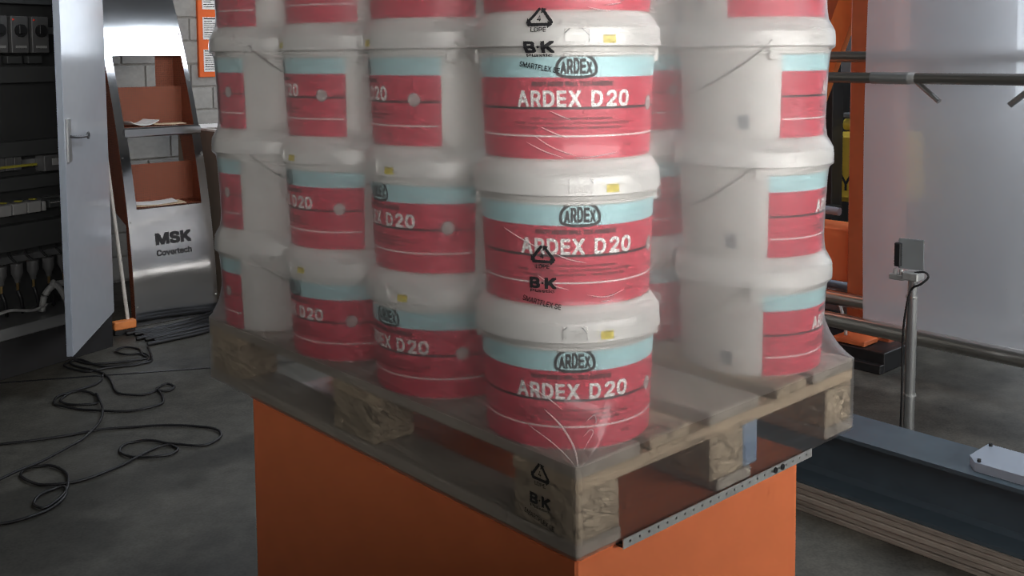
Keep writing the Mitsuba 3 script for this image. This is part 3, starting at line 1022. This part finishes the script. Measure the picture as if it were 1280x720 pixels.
# ------------------------------------------------------------------ cables on the floor
CABLES = {
    'c1': [(.133, 3.469), (.254, 3.408), (.455, 3.357), (.56, 3.315), (.707, 3.217), (.828, 3.091), (.865, 2.998), (.85, 2.928), (.79, 2.876), (.719, 2.89), (.655, 2.987), (.603, 3.079), (.541, 3.111), (.486, 3.084), (.464, 3.027), (.481, 2.961), (.541, 2.895), (.607, 2.877), (.649, 2.904), (.647, 2.969), (.593, 2.983), (.52, 2.949), (.415, 2.901), (.306, 2.865), (.203, 2.872), (.139, 2.911), (.1, 2.991), (.099, 3.082), (.14, 3.122), (.2, 3.104), (.229, 3.029), (.226, 2.94), (.185, 2.825), (.122, 2.74), (.065, 2.714), (.051, 2.766), (.079, 2.82), (.133, 2.853), (.181, 2.851), (.166, 2.78), (.112, 2.709), (.028, 2.672), (-.031, 2.671), (-.146, 2.705)],
    'c2': [(.803, 4.137), (.786, 3.996), (.74, 3.784), (.788, 3.689), (.864, 3.666), (.915, 3.725), (.967, 3.742), (.979, 3.686), (.941, 3.642), (.899, 3.667), (.902, 3.715), (.88, 3.601), (.832, 3.49), (.734, 3.473), (.628, 3.535), (.542, 3.648), (.484, 3.754), (.467, 3.836), (.517, 3.925), (.594, 3.936), (.646, 3.872), (.643, 3.771), (.61, 3.701), (.541, 3.734), (.501, 3.804), (.506, 3.867), (.578, 3.937), (.691, 3.974), (.754, 4.027), (.799, 4.125)],
    'c3': [(.646, 3.80), (.639, 3.761), (.596, 3.584), (.542, 3.45), (.471, 3.341), (.389, 3.254), (.295, 3.186), (.164, 3.114), (.076, 3.081), (-.065, 3.017)],
    'c5': [(.803, 4.137), (.772, 4.247), (.737, 4.405), (.772, 4.457), (.818, 4.327), (.925, 4.268), (1.041, 4.226), (1.087, 4.244), (1.085, 4.335), (1.008, 4.382), (.998, 4.483), (1.06, 4.517), (1.106, 4.435), (1.077, 4.316), (1.074, 4.213), (.995, 4.159), (.863, 4.201), (.747, 4.229), (.699, 4.399), (.793, 4.463), (.834, 4.27), (.933, 4.192), (1.053, 4.163), (1.107, 4.269), (1.162, 4.448)],
}
CL = {'c1': 'black cable in a long loop and two coils across the floor near the left edge', 'c2': 'black cable in a wide double loop in the middle of the left floor', 'c3': 'black cable running from the double loop to the left edge', 'c5': 'tangled heap of thin black cable on the floor before the open door'}
for k, pts in CABLES.items():
    p = spline(pts, 6)
    z = .0062 + .003 * np.abs(np.sin(np.arange(len(p)) * .31)) + (.013 if k == 'c3' else 0)
    kk = add('cable', tube(np.column_stack([p, z]), .0055, 7), 'rubber', True)
    lab(kk, CL[k], 'cable', 'cables on the left floor')
for n in range(7):
    t = np.linspace(0, 1, 16)
    x = 1.17 + .03 * ((n * 5) % 3) + (.62 + .03 * ((n * 3) % 4)) * t
    y = 4.47 + .15 * t + .049 * n - .055 * np.sin(t * 3.14) + .008 * np.sin(7 * t + .35 * n)
    kk = add('hose', tube(np.column_stack([x, y, .0125 + .005 * (n % 3) * np.sin(t * 3.14) ** 2]), .0122, 8), 'rubber', True)
    lab(kk, 'thick black hose in the bundle on the floor under the brochure stand', 'hose', 'hoses under the brochure stand')

# ------------------------------------------------------------------ steel beam on boards, box, post
lab('steel_beam', 'dark blue-grey painted steel H-beam lying on stacked boards', 'steel beam')


def beam():
    x0, x1, z0, z1, tf, tw, fil = 2.02, 2.245, .098, .308, .013, .011, .016
    c = (x0 + x1) / 2
    half = [(x0, z0), (x1, z0), (x1, z0 + tf), (c + tw / 2 + fil, z0 + tf), (c + tw / 2, z0 + tf + fil), (c + tw / 2, z1 - tf - fil), (c + tw / 2 + fil, z1 - tf), (x1, z1 - tf), (x1, z1), (x0, z1), (x0, z1 - tf), (c - tw / 2 - fil, z1 - tf), (c - tw / 2, z1 - tf - fil), (c - tw / 2, z0 + tf + fil), (c - tw / 2 - fil, z0 + tf), (x0, z0 + tf)]
    m = prism(half, 3.2, frame([0, 1.45, 0], [1, 0, 0], [0, 0, 1]))
    return m


add('steel_beam__profile', beam(), 'beam_paint')
for i in range(5):
    z = .0005 + i * .0195
    k = add('timber_board', box(2.012 + .008 * float(rng.random()), 2.30, -1.75, 1.30 + .05 * float(rng.random()), z, z + .0175, .0025), 'wood_grey')
    lab(k, ('lowest', 'second lowest', 'middle', 'second topmost', 'topmost')[i] + ' board of the grey-brown stack under the steel beam', 'board', 'boards under the steel beam')

lab('enclosure_box', 'flat pale grey plastic box with corner screws on the steel beam', 'box')
bxm = box(2.055, 2.235, -.50, .33, .3085, .335, .004)
bxm2 = prism(Polygon([(2.055, .300), (2.10, .335), (2.235, .335), (2.235, -.5), (2.055, -.5)]), .028, T_([0, 0, .3085]))
add('enclosure_box__shell', bxm2, 'enclosure')
for (x, y) in ((2.068, .292), (2.222, .322)):
    add('enclosure_box__screw', rod([x, y, .3365], [x, y, .345], .006, 10), 'machine_black')

lab('sensor_post', 'slim steel post with a clamp and sensor plate standing before the film web', 'post')
PX, PY = 2.911, .938
add('sensor_post__tube', cat([rod([PX, PY, .005], [PX, PY - .005, .60], .0215, 20), rod([PX, PY - .005, .595], [PX, PY - .008, .69], .0195, 20)]), 'steel_grey', 40)
add('sensor_post__foot', lathe([(0, 0), (.06, 0), (.06, .008), (0, .008)], 24).apply_translation([PX, PY, 0]), 'steel_grey', 30)
add('sensor_post__ring', lathe([(.0215, 0), (.0245, 0), (.0245, .006), (.0215, .006)], 20).apply_translation([PX, PY - .003, .598]), 'chrome', 30)
add('sensor_post__ring', lathe([(.0215, 0), (.025, 0), (.025, .008), (.0215, .008)], 20).apply_translation([PX, PY - .003, .19]), 'galvanised', 30)
add('sensor_post__clamp', cat([box(PX - .035, PX + .028, PY - .042, PY + .024, .672, .706, .004), box(PX - .030, PX + .02, PY + .02, PY + .085, .666, .690, .004), rod([PX - .02, PY + .06, .69], [PX - .02, PY + .06, .712], .008, 8), rod([PX - .02, PY + .035, .69], [PX - .02, PY + .035, .712], .008, 8)]), 'galvanised')
add('sensor_post__plate', box(PX - .004, PX + .003, PY - .046, PY + .052, .714, .838, .003).apply_transform(trimesh.transformations.rotation_matrix(.25, [0, 0, 1], [PX, PY, 0])), 'plate_grey')
add('sensor_post__sensor', box(PX - .03, PX - .004, PY + .036, PY + .062, .722, .820, .003), 'machine_black')
add('sensor_post__cable', tube(spline([[PX - .015, PY - .02, .705], [PX - .01, PY - .060, .712], [PX - .01, PY - .075, .694], [PX - .02, PY - .05, .664], [PX - .024, PY - .012, .635], [PX - .026, PY + .008, .55], [PX - .016, PY + .024, .42], [PX - .022, PY + .020, .2], [PX - .01, PY + .030, .02]], 8), .0045, 7), 'rubber', True)

# ------------------------------------------------------------------ the film machine: rollers, rails, web
FX = 3.40
lab('film_web', 'wide translucent plastic film web hanging between rails and rollers', 'plastic film')
u, w = np.meshgrid(np.linspace(0, 1, 40), np.linspace(0, 1, 40), indexing='ij')
yy, zz = 1.425 - 2.6 * u + .012 * np.sin(w * 5), .30 + 2.7 * w
xx = FX + .028 + .010 * np.sin(yy * 3.1 + zz * .6) + .012 * (meshkit.fbm(np.stack([yy * 2.2, zz * .5, 0 * yy], -1), 3, 2) - .5) * 2
wv = np.stack([xx, yy, zz], -1).reshape(-1, 3)
i, j = np.meshgrid(np.arange(39), np.arange(39), indexing='ij')
wq = np.stack([i * 40 + j, (i + 1) * 40 + j, (i + 1) * 40 + j + 1, i * 40 + j + 1], -1).reshape(-1, 4)
scene['film_web__sheet'] = mikit.ply((wv, wq), 'web_film', True)
k = add('guide_roller', rod([FX - .025, 2.299, .302], [FX - .025, -1.4, .302], .037, 28), 'chrome', 40)
lab(k, 'shiny steel roller in front of the film web near the floor', 'roller', )
k = add('guide_roller', rod([3.70, 2.299, .325], [3.70, -1.4, .325], .036, 28), 'chrome', 40)
lab(k, 'steel roller just above and behind the front roller, partly behind the film web', 'roller')
k = lab(name('guard_rail'), 'round grey steel rail with a sleeve running in front of the film web', 'rail')
add(k + '__tube', rod([3.25, 2.299, 1.482], [3.25, -1.4, 1.482], .0245, 20), 'rail_steel', 40)
add(k + '__sleeve', rod([3.25, 1.31, 1.482], [3.25, 1.135, 1.482], .0275, 20), 'steel_grey', 40)
add(k + '__collar', rod([3.25, 1.135, 1.482], [3.25, 1.105, 1.482], .0258, 20), 'galvanised', 40)
add(k + '__peg', rod([3.25, 1.095, 1.462], [3.235, .992, 1.385], .0115, 12), 'brushed', 40)
add(k + '__peg', rod([3.25, .60, 1.465], [3.235, .700, 1.378], .0125, 12), 'brushed', 40)
k = lab(name('guard_rail'), 'round grey steel rail seen dimly behind the film web', 'rail')
add(k + '__tube', rod([3.60, 2.299, 1.576], [3.60, -1.4, 1.576], .0265, 20), 'rail_steel', 40)
add(k + '__peg', rod([3.60, 1.16, 1.555], [3.60, 1.06, 1.48], .012, 12), 'brushed', 40)

lab('machine_frame', 'orange painted steel frame of the wrapping machine right of the buckets', 'machine frame')
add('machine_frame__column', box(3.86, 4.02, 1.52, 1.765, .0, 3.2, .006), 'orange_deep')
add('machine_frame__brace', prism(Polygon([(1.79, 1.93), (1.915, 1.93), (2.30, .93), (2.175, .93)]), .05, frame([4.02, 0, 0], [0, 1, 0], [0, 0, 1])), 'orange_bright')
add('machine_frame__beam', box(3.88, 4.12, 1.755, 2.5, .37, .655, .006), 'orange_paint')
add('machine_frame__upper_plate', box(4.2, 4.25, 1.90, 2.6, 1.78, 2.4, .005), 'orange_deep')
add('machine_frame__step', box(3.68, 3.82, 1.56, 1.74, .103, .128, .004), 'orange_paint')
add('machine_frame__foot', box(3.66, 3.98, 1.44, 2.2, .0, .1, .004), 'machine_black')
add('machine_frame__step_plate', box(3.62, 3.66, 1.44, 1.9, .0, .045, .003), 'machine_black')
add('machine_frame__rail_post', box(3.19, 3.76, 2.30, 2.42, .0, 2.2, .005), 'orange_paint')
add('machine_frame__back_panel', box(5.0, 5.06, 1.4, 3.6, .0, 2.8, .005), 'machine_black')
add('machine_frame__black_post', box(4.28, 4.40, 2.11, 2.35, .0, 1.46, .004), 'machine_black')
add('machine_frame__inner_panel', box(4.6, 4.64, 1.85, 2.25, 1.45, 2.3, .004), 'machine_grey')
add('machine_frame__grey_box', box(4.0, 4.2, 1.70, 2.05, .17, .30, .004), 'enclosure')
add('machine_frame__hose', tube(spline([[3.8, 1.80, .33], [3.75, 1.72, .22], [3.74, 1.70, .1], [3.74, 1.76, .02]], 8), .009, 8), 'hose_white', True)

lab('drive_motor', 'yellow machine housing with a black letter Y behind the orange column', 'motor')
add('drive_motor__housing', cat([box(4.50, 4.9, 1.85, 2.225, .70, 1.12, .03), rod([4.62, 2.22, 1.16], [4.62, 1.9, 1.16], .035, 16)]), 'yellow_paint', 30)
add('drive_motor__cowl', cat([rod([4.62, 2.14, 1.30], [4.62, 1.9, 1.24], .07, 20), box(4.55, 4.7, 1.9, 2.2, 1.205, 1.235, .006)]), 'machine_grey', 30)
m = flat_text('Y', .085, .07, True)
add('drive_motor__letter', trimesh.Trimesh(np.column_stack([np.full(len(m[0]), 4.498), 2.18 - m[0][:, 0], .775 + m[0][:, 1]]), m[1], process=False), 'black_print')
k = add('pipe_stub', rod([3.95, 2.15, .745], [3.95, 1.865, .735], .022, 16), 'enclosure', 40)
lab(k, 'short pale grey pipe end poking out beside the buckets above the orange beam', 'pipe')
add('machine_frame__pipe_holder', box(3.93, 4.3, 2.05, 2.13, .655, .714, .003), 'machine_black')
